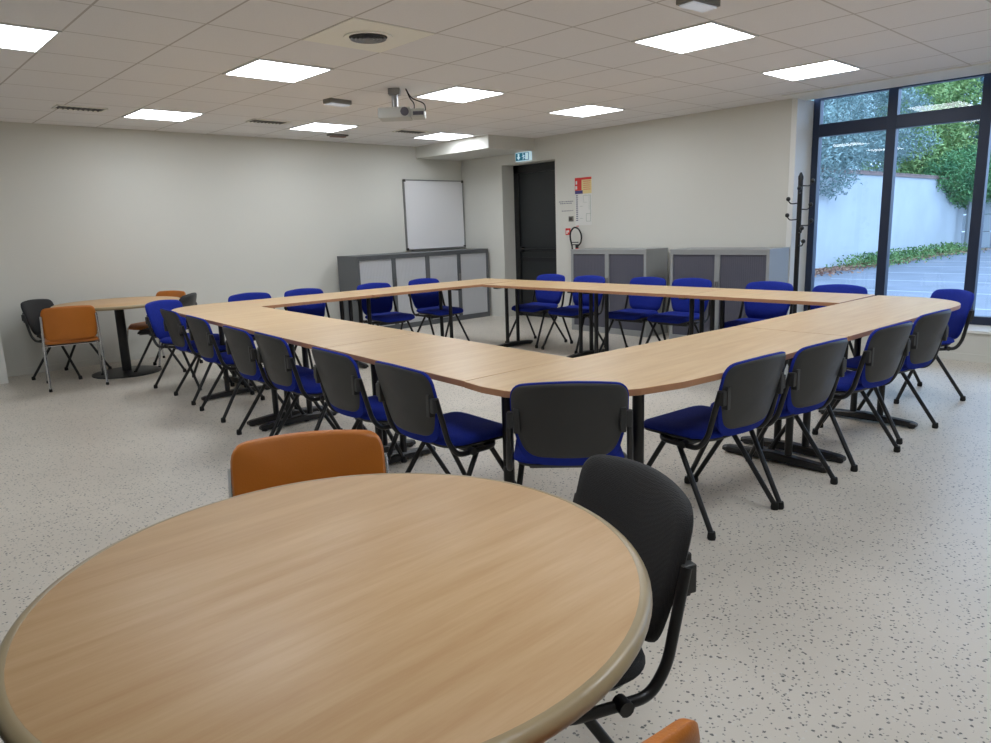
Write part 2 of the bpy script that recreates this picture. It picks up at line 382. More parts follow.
bl = [(R_.uniform(-3.5, 5.5), R_.uniform(-1.3, 1.6), R_.uniform(3.0, 9.0), R_.uniform(.9, 1.5), R_.uniform(.8, 1.2), R_.uniform(.4, .7)) for _ in range(60)]
bl += 2*[(-3.6, -2.0, 2.8, .9, .7, .8), (-4.4, -2.0, 3.3, 1.0, .7, .9), (-2.9, -1.9, 3.3, 1.1, .7, .6), (-1.4, -1.8, 3.4, 1.1, .7, .45), (-.2, -1.7, 3.7, 1.1, .7, .6), (-3.6, -2, 4.3, 1.2, .8, .8), (1.2, -1.7, 3.7, 1.1, .7, .6)]
tree('blue_cedar', 'large blue-green cedar drooping over the garden wall at the left of the window', (23.6, 10.3, G), bl, 110000, .10, M['cedar'], 8, .5, 11)
bl = [(R_.uniform(-4, 4), R_.uniform(-1.1, 1.2), R_.uniform(3.0, 9.2), R_.uniform(1.0, 1.6), R_.uniform(.9, 1.2), R_.uniform(.7, 1.1)) for _ in range(46)]
tree('leafy_tree', 'light green leafy tree behind the garden wall, in the middle of the window', (33.4, 10.4, G), bl, 70000, .13, M['leaf'], 7, 0, 12)
bl = [(-1.5, -.2, 2.7, 1.0, .7, .5), (-.4, -.3, 2.5, 1.1, .6, .7), (.8, -.4, 2.4, 1.1, .6, .7), (1.6, -.6, 2.5, 1.2, .8, .7), (-.3, -.1, 3.1, 1.2, .8, .5), (1.1, -.2, 3.2, 1.3, .8, .6)]
tree('ivy_shrub', 'rounded bright green ivy shrub spilling over the top of the garden wall', (31.8, 8.6, G), bl, 22000, .10, M['ivy'], 3.2, 0, 13)
bl = [(R_.uniform(-3, 3), R_.uniform(-4, 3), R_.uniform(1.5, 10), R_.uniform(1, 1.7), R_.uniform(1, 1.7), R_.uniform(.5, .9)) for _ in range(40)]
tree('dark_conifer', 'tall dark blue-grey conifer behind the far end of the parking lot', (41.5, 9.6, G), bl, 36000, .2, M['conifer'], 9, .5, 14)
bl = [(R_.uniform(-3, 3), R_.uniform(-4, 4), R_.uniform(1.5, 6.5), R_.uniform(1, 1.6), R_.uniform(1, 1.6), R_.uniform(.6, 1)) for _ in range(30)]
tree('hedge_tree', 'dense green tree above the low block wall at the right of the window', (39.0, 5.0, G), bl, 26000, .2, M['ivy'], 6, 0, 15)
rnd = random.Random(5)
for nm, m, n, lab, sx in (('weeds', 'weed', 5200, 'green weeds growing along the foot of the garden wall', 0), ('dry_leaves', 'dry', 4200, 'reddish dry leaves and grit along the foot of the garden wall', 1)):
    bm = bmesh.new()
    for _ in range(n):
        x = rnd.uniform(16.5, 32.5) if sx else rnd.choice((rnd.gauss(23, 1.2), rnd.gauss(26.5, 1.6), rnd.gauss(30, 1.0)))
        x = min(max(x, 16), 32); y = 8.3-abs(rnd.gauss(0, .42)); z = (rnd.uniform(0, .05) if sx else rnd.random()**2*.34*(1-(8.3-y)/1.6))
        s = .045; a = Vector((rnd.gauss(0, 1), rnd.gauss(0, 1), rnd.gauss(0, 1) if not sx else .15)).normalized(); b = a.cross(Vector((rnd.gauss(0, 1), rnd.gauss(0, 1), rnd.gauss(0, 1)))).normalized()
        p = Vector((x, min(y, 8.28), G+.05+max(z, 0)))
        bm.faces.new([bm.verts.new(v) for v in (p-a*s, p+b*s*.5, p+a*s, p-b*s*.5)])
    tag(obj(nm, bm, M[m]), lab, 'plants', kind='stuff')

# ------------------------------------------------------------------ ceiling fittings
def panel(i, j, label):
    x0, y0 = 2.47+.6*i, 2.53+.61*j
    t = thing('ceiling_light', label, 'ceiling light', (x0+.3, y0+.305, CEIL), 0, 'square led ceiling panels')
    bm = bmesh.new()
    for a in ((-.3, .3, -.305, -.285), (-.3, .3, .285, .305), (-.3, -.28, -.285, .285), (.28, .3, -.285, .285)): box(bm, *a, -.008, 0)
    obj('frame', bm, M['lampf'], t); obj('diffuser', bx(-.28, .28, -.285, .285, -.006, -.001), M['lamp'], t)
vis = {(3, 0): 'square lit ceiling panel, largest one, at the top right above the near tables', (6, 0): 'square lit ceiling panel closest to the window',
 (6, 4): 'square lit ceiling panel above the grey cabinets, right of the projector', (3, 4): 'square lit ceiling panel immediately right of the projector',
 (0, 4): 'square lit ceiling panel beside the round air diffuser, left of the projector', (0, 8): 'square lit ceiling panel over the small round table by the left wall',
 (3, 8): 'square lit ceiling panel near the left wall, beyond the small emergency light', (6, 8): 'square lit ceiling panel tucked beside the corner soffit',
 (-3, 4): 'square lit ceiling panel cut by the left edge of the photo'}
for k, lab in vis.items(): panel(k[0], k[1], lab)
for k in ((3, -4), (6, -4), (0, -4), (-3, 0), (-3, -4), (0, 0)):  # extra panels outside the view, added for lighting on the same tile grid
    if k == (0, 0): continue
    panel(k[0], k[1], 'unseen square ceiling panel out of frame, added to light the room')
# round diffuser in a plain tile
t = thing('air_diffuser', 'round louvred air diffuser set in a cream ceiling tile', 'air vent', (2.77, 4.055, CEIL+.002))
obj('tile', bx(-.295, .295, -.3, .3, -.006, 0), M['ventw'], t)
bm = bmesh.new(); lathe(bm, [(.155, -.006), (.155, -.014), (.135, -.016), (.12, -.008), (.12, -.006)]); obj('collar', bm, M['ventw'], t, smooth=True)
bm = bmesh.new(); lathe(bm, [(.12, -.0062), (.12, -.0075)]); obj('throat', bm, M['vent'], t)
bm = bmesh.new()
for r in (.03, .055, .08, .105): lathe(bm, [(r, -.008), (r+.008, -.02), (r+.004, -.02), (r-.004, -.008)])
obj('louvre_rings', bm, M['alu'], t, smooth=True)
for (x, y, lab) in ((2.02, 7.68, 'leftmost dark slotted vent in the ceiling near the left wall'), (3.83, 7.60, 'middle dark slotted ceiling vent, left of the far lit panel'), (5.68, 7.52, 'slotted ceiling vent beside the corner soffit')):
    t = thing('ceiling_vent', lab, 'air vent', (x, y, CEIL), 0, 'slotted ceiling vents')
    obj('backing', bx(-.2, .2, -.09, .09, -.004, 0), M['vent'], t)
    bm = bmesh.new()
    for a in ((-.21, .21, -.1, -.085), (-.21, .21, .085, .1), (-.21, -.195, -.1, .1), (.195, .21, -.1, .1)): box(bm, *a, -.01, 0)
    obj('frame', bm, M['ventw'], t)
    bm = bmesh.new()
    for k in range(9): box(bm, -.17+k*.042, -.162+k*.042, -.085, .085, -.012, -.003)
    obj('slats', bm, M['grey'], t)
for (x, y, rz, lab) in ((3.78, 6.10, .1, 'small boxy emergency light on the ceiling left of the projector'), (3.80, 2.34, -.1, 'small emergency light at the very top edge of the photo')):
    t = thing('emergency_light', lab, 'emergency light', (x, y, CEIL+.002), rz)
    obj('housing', bx(-.12, .12, -.06, .06, -.04, 0), M['grey'], t, bevel=.004); obj('lens', bx(-.105, .105, -.05, .05, -.05, -.04), M['emerg'], t, bevel=.004)
t = thing('smoke_detector', 'flat brownish detector strip on the ceiling near the far left wall', 'detector', (5.05, 8.2, CEIL))
obj('base', bx(-.13, .13, -.05, .05, -.02, 0), M['grey'], t, bevel=.006); obj('cover', bx(-.1, .1, -.035, .035, -.035, -.02), M['coping'], t, bevel=.006)

# projector
px, py = 3.91, 5.38
t = thing('ceiling_projector', 'pale grey projector hanging on a bracket from the ceiling tiles', 'projector', (px, py, CEIL), math.radians(-42))
bm = bmesh.new(); box(bm, -.14, .14, -.11, .11, -.255, -.165); obj('body', bm, M['proj'], t, bevel=.012, seg=3)
obj('rear_panel', bx(.14, .26, -.10, .09, -.25, -.18), M['proj'], t, bevel=.01)
bm = bmesh.new(); box(bm, .16, .25, -.105, -.1, -.235, -.205); obj('socket_panel', bm, M['lens'], t)
bm = bmesh.new(); lathe(bm, [(.036, 0), (.036, .012), (.028, .014)], seg=20); bmesh.ops.rotate(bm, verts=bm.verts, cent=(0, 0, 0), matrix=Matrix.Rotation(PI/2, 3, 'X')); bmesh.ops.translate(bm, verts=bm.verts, vec=(.09, -.108, -.205)); obj('lens', bm, M['lens'], t, smooth=True)
bm = bmesh.new(); tube(bm, [(0, 0, -.165), (0, 0, -.03)], .028, 14); box(bm, -.05, .05, -.05, .05, -.05, 0); box(bm, -.08, .08, -.06, .06, -.172, -.16); obj('mounting_bracket', bm, M['alu'], t, bevel=.003)
bm = bmesh.new(); tube(bm, fillet([(.10, 0, 0), (.13, 0, -.08), (.17, -.02, -.13), (.17, -.09, -.21)], .04), .005, 8)
tube(bm, fillet([(.10, .005, 0), (.14, 0, -.08), (.26, -.03, -.13), (.27, -.08, -.2), (.22, -.10, -.22)], .04), .005, 8); obj('cable', bm, M['rubber'], t, smooth=True)

# exit sign: lit panel under the soffit, beside the door head
t = thing('exit_sign', 'small lit emergency exit sign with a down arrow above the dark door', 'exit sign', (WX-.03, 7.48, 2.345))
obj('housing', bx(-.02, .03, -.14, .14, -.068, .052), M['exitw'], t, bevel=.004)
obj('panel', bx(-.024, -.02, -.13, .13, -.06, .044), M['teal'], t)
bm = bmesh.new(); box(bm, -.028, -.024, .055, .085, -.015, .035)
v = [bm.verts.new((-.0275, y, z)) for y, z in ((.03, -.012), (.11, -.012), (.07, -.052))]; bm.faces.new(v); obj('arrow', bm, M['exitw'], t)
bm = bmesh.new(); box(bm, -.028, -.024, -.12, -.065, -.052, .036); obj('door_pictogram', bm, M['exitw'], t)
bm = bmesh.new(); lathe(bm, [(.009, 0), (.009, .004)], seg=12); bmesh.ops.rotate(bm, verts=bm.verts, cent=(0, 0, 0), matrix=Matrix.Rotation(-PI/2, 3, 'Y')); bmesh.ops.translate(bm, verts=bm.verts, vec=(-.026, -.02, .026))
for a in (((-.02, .012), (-.035, -.02)), ((-.035, -.02), (-.015, -.05)), ((-.035, -.02), (-.06, -.035)), ((-.025, .005), (.0, -.012)), ((-.025, .005), (-.055, .0))):
    tube(bm, [(-.026, a[0][0], a[0][1]), (-.026, a[1][0], a[1][1])], .005, 6)
obj('running_figure', bm, M['exitw'], t)

# notices
def flat(parent, name, y0, y1, z0, z1, m, d=.003, off=0):
    L = parent.location; return obj(name, bx(WX-d-off-L.x, WX-off-L.x, y0-L.y, y1-L.y, z0-L.z, z1-L.z), m, parent)
t = thing('safety_notice', 'red, navy and cream fire safety notice, upper sheet on the wall right of the door', 'notice', (WX, 6.40, 1.77))
flat(t, 'sheet', 6.26, 6.545, 1.765, 1.975, M['cream'], .003)
flat(t, 'red_header', 6.26, 6.545, 1.945, 1.975, M['redbox'], .002, .003); flat(t, 'red_column', 6.43, 6.545, 1.81, 1.945, M['redbox'], .002, .003)
flat(t, 'navy_block', 6.41, 6.545, 1.765, 1.808, M['navy'], .002, .003)
bm = bmesh.new(); Lc = t.location
for (y0, y1, z0, z1) in ((6.505, 6.53, 1.89, 1.935), (6.505, 6.535, 1.825, 1.87)): box(bm, WX-.0065-Lc.x, WX-.005-Lc.x, y0-Lc.y, y1-Lc.y, z0-Lc.z, z1-Lc.z)
obj('white_pictogram', bm, M['paper'], t)
bm = bmesh.new()
for k in range(5): box(bm, WX-.0045-Lc.x, WX-.003-Lc.x, 6.275-Lc.y, 6.40-Lc.y, 1.92-k*.026-Lc.z, 1.926-k*.026-Lc.z)
obj('text_lines', bm, M['redbox'], t)
t = thing('evacuation_plan', 'white evacuation floor plan sheet below the red fire notice', 'notice', (WX, 6.40, 1.35)); Lc = t.location
flat(t, 'sheet', 6.26, 6.545, 1.35, 1.76, M['paper'], .003)
bm = bmesh.new()
for k in range(13): box(bm, WX-.0045-Lc.x, WX-.003-Lc.x, 6.495-Lc.y, 6.53-Lc.y, 1.735-k*.027-Lc.z, 1.748-k*.027-Lc.z)
obj('legend_column', bm, M['ink'], t)
bm = bmesh.new()
for (y0, y1, z0, z1) in ((6.275, 6.278, 1.40, 1.74), (6.275, 6.40, 1.74, 1.743), (6.35, 6.353, 1.40, 1.5), (6.275, 6.35, 1.5, 1.503), (6.275, 6.35, 1.40, 1.403), (6.40, 6.402, 1.65, 1.74), (6.33, 6.40, 1.65, 1.652), (6.30, 6.302, 1.55, 1.74), (6.41, 6.46, 1.60, 1.603), (6.41, 6.46, 1.44, 1.443)):
    box(bm, WX-.0045-Lc.x, WX-.003-Lc.x, y0-Lc.y, y1-Lc.y, z0-Lc.z, z1-Lc.z)
obj('plan_drawing', bm, M['green'], t)
flat(t, 'red_mark', 6.485, 6.53, 1.335, 1.345, M['redbox'], .002)
t = thing('wall_lettering', 'two faint printed lines of lettering on the wall between door and notices', 'lettering', (WX, 6.70, 1.6)); Lc = t.location
bm = bmesh.new(); rnd = random.Random(2)
for (z, a, b) in ((1.675, 6.84, 6.58), (1.65, 6.82, 6.60), (1.55, 6.79, 6.59)):
    y = a
    while y > b:
        w = rnd.uniform(.01, .035); box(bm, WX-.0015-Lc.x, WX-Lc.x, y-w-Lc.y, y-Lc.y, z-.005-Lc.z, z+.005-Lc.z); y -= w+.009
obj('lettering', bm, M['ink'], t)
t = thing('wall_control', 'small dark square control on the wall left of the evacuation plan', 'switch', (WX, 6.62, 1.44))
obj('plate', bx(-.012, 0, -.04, .04, -.035, .035), M['grey'], t, bevel=.003); obj('button', bx(-.016, -.012, -.025, .025, -.02, .02), M['vent'], t)
# fire extinguisher + sign
t = thing('extinguisher_sign', 'small red extinguisher sign on the wall behind the black hose', 'sign', (WX, 6.68, 1.27))
obj('plate', bx(-.003, 0, -.045, .045, -.045, .045), M['redbox'], t)
bm = bmesh.new(); box(bm, -.004, -.003, .008, .03, -.03, .015); box(bm, -.004, -.003, -.02, .005, -.01, .02); obj('pictogram', bm, M['paper'], t)
ex, ey = 7.55, 6.43
t = thing('fire_extinguisher', 'red fire extinguisher with looping black hose, hung behind the grey cabinet', 'fire extinguisher', (ex, ey, .62))
bm = bmesh.new(); lathe(bm, [(.0, 0), (.06, .0), (.07, .02), (.07, .34), (.055, .39), (.025, .41), (.022, .43)], seg=24); obj('cylinder', bm, M['red'], t, smooth=True)
bm = bmesh.new(); tube(bm, [(0, 0, .42), (0, 0, .47)], .022, 12); box(bm, -.012, .012, -.02, .09, .47, .482); box(bm, -.012, .012, -.02, .1, .50, .512); obj('valve_handle', bm, M['black'], t, bevel=.003)
bm = bmesh.new(); pts = [(0, -.02, .46), (0, -.07, .50), (0, -.085, .60), (0, -.03, .69), (0, .05, .71), (0, .115, .65), (0, .12, .56), (0, .085, .46), (0, .075, .30)]
tube(bm, fillet(pts, .06), .011, 8); obj('hose', bm, M['rubber'], t, smooth=True)
bm = bmesh.new(); box(bm, .07, .11, -.03, .03, .3, .4); obj('wall_hook', bm, M['black'], t)

# ------------------------------------------------------------------ whiteboard, cabinets
t = thing('whiteboard', 'square whiteboard with thin aluminium frame on the cream wall above cabinets', 'whiteboard', (7.075, WY-.03, 1.58))
obj('writing_surface', bx(-.56, .56, .0, .028, -.50, .50), M['board'], t)
bm = bmesh.new()
for a in ((-.575, .575, .5, .515), (-.575, .575, -.515, -.5)): box(bm, a[0], a[1], -.006, .03, a[2], a[3])
for a in ((-.575, -.56), (.56, .575)): box(bm, a[0], a[1], -.006, .03, -.5, .5)
obj('frame', bm, M['alu'], t)
bm = bmesh.new(); box(bm, -.5, .52, -.07, -.006, -.525, -.508); box(bm, -.5, .52, -.07, -.065, -.508, -.498); obj('pen_tray', bm, M['alu'], t)
for sx in (-1, 1):
    for sz in (-1, 1): obj('corner_cap', bx(sx*.56-.018, sx*.56+.018, -.009, .005, sz*.5-.018, sz*.5+.018), M['vent'], t)

def cabinet(name, label, cat, loc, rz, w, dp, h, mbody, mtamb, group, plinth=None, mside=None):
    """tambour cabinet; front faces local -y, origin at floor centre of front"""
    t = thing(name, label, cat, loc, rz, group)
    bm = bmesh.new(); e = .035; pl = .07
    box(bm, -w/2, -w/2+e, .004, dp, 0, h-.02); box(bm, w/2-e, w/2, .004, dp, 0, h-.02); box(bm, -w/2+e, w/2-e, .004, dp, 0, pl)
    box(bm, -w/2+e, w/2-e, dp-.01, dp, pl, h-.02); box(bm, -w/2+e, w/2-e, .004, .05, h-.06, h-.02)
    obj('carcass', bm, mbody, t, bevel=.002)
    obj('top', bx(-w/2-.002, w/2+.002, 0, dp, h-.02, h), mbody, t, bevel=.003)
    obj('centre_stile', bx(-.03, .03, .002, .04, pl, h-.06), mbody, t, bevel=.002)
    for s in (-1, 1):
        x0, x1 = (.03, w/2-e) if s > 0 else (-w/2+e, -.03)
        bm = bmesh.new(); n = 22; ww = (x1-x0)/n
        for k in range(n): box(bm, x0+k*ww+.001, x0+(k+1)*ww-.001, .018, .03, pl+.004, h-.064)
        box(bm, x0, x1, .024, .032, pl, h-.06)
        dr = obj('tambour_door', bm, mtamb, t)
        obj('handle', bx(s*.012-.006, s*.012+.006, -.012, .006, .60, .70), M['alu'], dr, bevel=.002)
    return t
AY = 8.27
cabinet('tambour_cabinet', 'left anthracite cabinet with pale doors against the left wall', 'cabinet', (5.25+.59, AY, 0), 0, 1.18, .50, 1.045, M['cab_dark'], M['cab_light'], 'anthracite cabinets below the whiteboard')
cabinet('tambour_cabinet', 'right anthracite cabinet with pale doors, below the whiteboard in the corner', 'cabinet', (5.25+1.18+.59, AY, 0), 0, 1.18, .50, 1.045, M['cab_dark'], M['cab_light'], 'anthracite cabinets below the whiteboard')
BXF = 7.17
cabinet('tambour_cabinet', 'grey cabinet with slate doors beside the fire extinguisher', 'cabinet', (BXF, 5.63, 0), -PI/2, 1.17, .45, 1.05, M['cab_grey'], M['cab_tamb'], 'grey cabinets along the right wall')
cabinet('tambour_cabinet', 'grey cabinet with slate doors next to the window and coat stand', 'cabinet', (BXF, 4.12, 0), -PI/2, 1.19, .45, 1.05, M['cab_grey'], M['cab_tamb'], 'grey cabinets along the right wall')

# coat stand
t = thing('coat_stand', 'tall black coat stand with round-tipped pegs beside the window', 'coat stand', (7.33, 3.31, 0))
bm = bmesh.new(); tube(bm, [(0, 0, .02), (0, 0, 1.74)], .024, 14); obj('pole', bm, M['black'], t, smooth=True)
bm = bmesh.new(); lathe(bm, [(.026, 1.73), (.026, 1.76), (.008, 1.80)], seg=14); obj('finial', bm, M['black'], t, smooth=True)
bm = bmesh.new(); lathe(bm, [(.18, 0), (.18, .012), (.05, .03), (.02, .04)]); obj('base', bm, M['black'], t, smooth=True)
for k, (a, z) in enumerate(((-50, 1.67), (200, 1.60), (135, 1.50), (-40, 1.44), (130, 1.34), (-60, 1.28), (220, 1.21), (230, 1.08))):
    a = math.radians(a); c, s = math.cos(a), math.sin(a)
    bm = bmesh.new(); tube(bm, fillet([(c*.02, s*.02, z), (c*.09, s*.09, z-.005), (c*.115, s*.115, z+.03)], .02), .006, 8)
    lathe(bm, [(.0, z+.02), (.018, z+.03), (.022, z+.045), (.016, z+.06), (.0, z+.066)], cx=c*.115, cy=s*.115, seg=12)
    obj('peg', bm, M['black'], t, smooth=True)

# ------------------------------------------------------------------ meeting tables
def xf(p, o, ang):
    c, s = math.cos(ang), math.sin(ang); return (o[0]+p[0]*c-p[1]*s, o[1]+p[0]*s+p[1]*c)
def t_leg(parent, cx, cy, ang, ln=.62, h=.70, sp=.17):
    """foot bar along local x, two posts, top plate"""
    mt = Matrix.Translation((cx, cy, 0)) @ Matrix.Rotation(ang, 4, 'Z')
    bm = bmesh.new()
    for s in (-1, 1): tube(bm, [mt @ Vector((s*sp/2, 0, .04)), mt @ Vector((s*sp/2, 0, h))], .021, 12)
    box(bm, -.26, .26, -.025, .025, h-.012, h+.012, mtx=mt)
    lg = obj('leg', bm, M['black'], parent, smooth=True)
    bm = bmesh.new()
    sec = [(-ln/2, .022, .012, .036), (-ln/2+.03, .03, .010, .042), (0, .034, .014, .06), (ln/2-.03, .03, .010, .042), (ln/2, .022, .012, .036)]
    rg = [[bm.verts.new(mt @ Vector((x, y, z))) for y, z in ((-w, z0), (w, z0), (w, z1-.008), (w-.01, z1), (-w+.01, z1), (-w, z1-.008))] for x, w, z0, z1 in sec]
    for A, B in zip(rg, rg[1:]):
        for k in range(6): bm.faces.new((A[k], A[(k+1) % 6], B[(k+1) % 6], B[k]))
    bm.faces.new(rg[0]); bm.faces.new(rg[-1][::-1])
    for s in (-1, 1):
        p = mt @ Vector((s*(ln/2-.03), 0, 0)); lathe(bm, [(.02, 0), (.02, .014)], cx=p.x, cy=p.y, seg=12)
    obj('foot', bm, M['black'], lg)
def post_leg(parent, x, y, h=.70):
    bm = bmesh.new(); tube(bm, [(x, y, .02), (x, y, h)], .026, 16); lathe(bm, [(.06, h-.004), (.06, h+.011)], cx=x, cy=y, seg=20)
    lg = obj('leg', bm, M['black'], parent, smooth=True)
    bm = bmesh.new(); lathe(bm, [(.034, 0), (.034, .016), (.028, .026)], cx=x, cy=y, seg=16); obj('foot', bm, M['rubber'], lg, smooth=True)
def mtable(label, poly, legs, m, posts=(), z=TZ, group='beech meeting tables set in a square'):
    cx = sum(p[0] for p in poly)/len(poly); cy = sum(p[1] for p in poly)/len(poly)
    t = thing('meeting_table', label, 'table', (cx, cy, 0), 0, group)
    bm = bmesh.new(); prism(bm, [(x-cx, y-cy) for x, y in poly], z-.028, z)
    obj('tabletop', bm, [m, M['edge']], t, bevel=.003)
    for (x, y, a) in legs: t_leg(t, x-cx, y-cy, a, h=z-.04)
    for (x, y) in posts: post_leg(t, x-cx, y-cy, z-.04)
    return t
def arc(cx, cy, r, a0, a1, n=14):
    return [(cx+r*math.cos(math.radians(a0+(a1-a0)*k/n)), cy+r*math.sin(math.radians(a0+(a1-a0)*k/n))) for k in range(n+1)]
g = .0025
def Lx(y): return 1.91+.072*(y-2.25)
WD = .675
# left row
ys = [2.25, 3.555, 4.86, 6.15]
lab = ['straight beech table in the left row, nearest the camera', 'middle straight beech table of the left row', 'farthest straight beech table of the left row']
for k in range(3):
    y0, y1 = ys[k]+(g if k < 2 else .0004), ys[k+1]-(g if k < 1 else .0004)
    legs = [(Lx(y1)+WD/2, y1-.10, .0)] + ([(Lx(y0)+WD/2, y0+.10, .0)] if k else [])
    mtable(lab[k], [(Lx(y0), y0), (Lx(y0)+WD, y0-.02*(k == 0)), (Lx(y1)+WD, y1), (Lx(y1), y1)], legs, M['wood'])
# near corner
poly = [(2.59, 2.235), (1.905, 2.25-g)] + [(1.885, 2.12), (1.89, 1.99), (1.93, 1.865), (2.0, 1.77), (2.1, 1.685), (2.25, 1.60), (2.45, 1.54), (2.7, 1.51), (3.2, 1.495), (3.92, 1.475), (3.93-g, 1.475), (3.945-g, 2.14)]
mtable('long beech corner table nearest the camera with a big rounded corner', poly, [(3.83, 1.81, PI/2)], M['woodx'], [(2.215, 2.315), (2.51, 1.80)])
# right corner
poly = [(3.945+g, 2.14), (3.93+g, 1.475), (5.55, 1.41)] + arc(5.62, 1.86, .45, -88, -2, 12) + [(6.075, 2.08)]
mtable('long beech corner table with a rounded end, nearest the window', poly, [(4.05, 1.81, PI/2), (5.02, 1.74, PI/2)], M['woodx'])
# back right row
ry = [2.115, 3.40, 4.70, 6.0]
lab = ['straight beech table of the far right row, nearest the window', 'middle straight beech table of the far right row', 'straight beech table of the far right row, in front of the dark door']
for k in range(3):
    y0, y1 = ry[k]+g, ry[k+1]-g
    mtable(lab[k], [(5.42, y0), (6.12, y0), (6.12, y1), (5.42, y1)], [(5.77, y0+.10, 0), (5.77, y1-.10, 0)], M['wood'])
# back left row
def Ly(x): return 6.17-.05*(x-3.1)
poly = [(Lx(6.15), 6.151), (Lx(6.15)+WD, 6.151), (4.04-g, Ly(4.04)), (4.06-g, Ly(4.04)+WD)] + arc(2.66, 6.44, .45, 90, 178, 10)
mtable('long beech corner table at the far left with a rounded corner', poly, [(3.93, Ly(4)+WD/2, PI/2), (2.75, Ly(2.7)+WD/2, PI/2)], M['woodx'])
poly = [(4.04+g, Ly(4.04)), (5.42, Ly(5.42)-.003), (6.12, 6.003), (6.12, 6.70), (4.06+g, Ly(4.04)+WD)]
mtable('beech table of the far left row, in front of the anthracite cabinets', poly, [(4.15, Ly(4)+WD/2, PI/2), (5.2, Ly(5.2)+WD/2, PI/2)], M['woodx'])

# ------------------------------------------------------------------ round tables
def round_table(label, x, y, R, base_r, mtop, group):
    t = thing('round_table', label, 'table', (x, y, 0), 0, group)
    bm = bmesh.new(); lathe(bm, [(R-.022, .712), (R-.022, .7405), (R-.023, .741)], seg=96); obj('tabletop', bm, mtop, t, smooth=True)
    bm = bmesh.new(); prof = [(R-.022, .708)]+[(R-.018+.018*math.sin(a), .7245-.0165*math.cos(a)) for a in [PI*k/10 for k in range(11)]]+[(R-.022, .741)]
    rings = [[bm.verts.new((r*math.cos(2*PI*k/96), r*math.sin(2*PI*k/96), z)) for k in range(96)] for r, z in prof]
    for A, B in zip(rings, rings[1:]+[rings[0]]):
        for k in range(96): bm.faces.new((A[k], A[(k+1) % 96], B[(k+1) % 96], B[k]))
    obj('edge_band', bm, M['edger'], t, smooth=True)
    bm = bmesh.new(); tube(bm, [(0, 0, .02), (0, 0, .70)], .045, 24); box(bm, -.22, .22, -.03, .03, .69, .71); box(bm, -.03, .03, -.22, .22, .69, .71); obj('column', bm, M['black'], t, smooth=True)
    bm = bmesh.new(); lathe(bm, [(base_r, 0), (base_r, .010), (base_r-.03, .018), (.06, .028)], seg=64); obj('base', bm, M['black'], t, smooth=True)
round_table('large round beech table filling the foreground', .645, 1.125, .565, .32, M['woodr'], 'round beech tables')
round_table('small-looking round beech table on a black pedestal by the left wall', 2.22, 8.06, .60, .33, M['woodr'], 'round beech tables')

# ------------------------------------------------------------------ chairs
def back_map(z0, h, tilt, y0, curve):
    def f(u, v, o):   # u across, v up (centre 0), o = offset toward the front
        zz = v+h/2
        y = y0-zz*math.sin(tilt)-curve*(1-(u/.22)**2)
        return Vector((u, y+o*math.cos(tilt), z0+zz*math.cos(tilt)+o*math.sin(tilt)))
    return f
def seat_map(z, dip=.012):
    def f(u, v, o):
        yy = v
        drop = -.022*max(0, (yy-.12)/.1)**2
        return Vector((u, yy, z+o+drop-dip*(1-(u/.23)**2)*.5+ .012*max(0, (-yy-.1)/.1)))
    return f
FRONT = [(.25, .024), (.6, .024), (.85, .021), (.95, .015), (.99, .007), (1.0, -.002)]
def back_outline(wt, wb, h, arch=.022, rt=.06, rb=.075):
    k = [(0, h/2), (-wt*.27, h/2-arch*.3), (-wt/2, h/2-arch), (-wt/2, h*.02), (-wb/2, -h/2+.004), (0, -h/2)]
    k = k+[(-x, y) for x, y in k[-2:0:-1]]
    out = []
    n = len(k)
    for i in range(n):
        a, p, c = Vector(k[i-1]), Vector(k[i]), Vector(k[(i+1) % n])
        r0 = {2: rt, n-2: rt, 4: rb, n-4: rb}.get(i, .05)
        d1, d2 = a-p, c-p; q1 = min(r0, d1.length*.48); q2 = min(r0, d2.length*.48)
        S, E_ = p+d1.normalized()*q1, p+d2.normalized()*q2
        for t in [j/6 for j in range(7)]: v = (1-t)**2*S+2*t*(1-t)*p+t*t*E_; out.append((v.x, v.y))
    return out
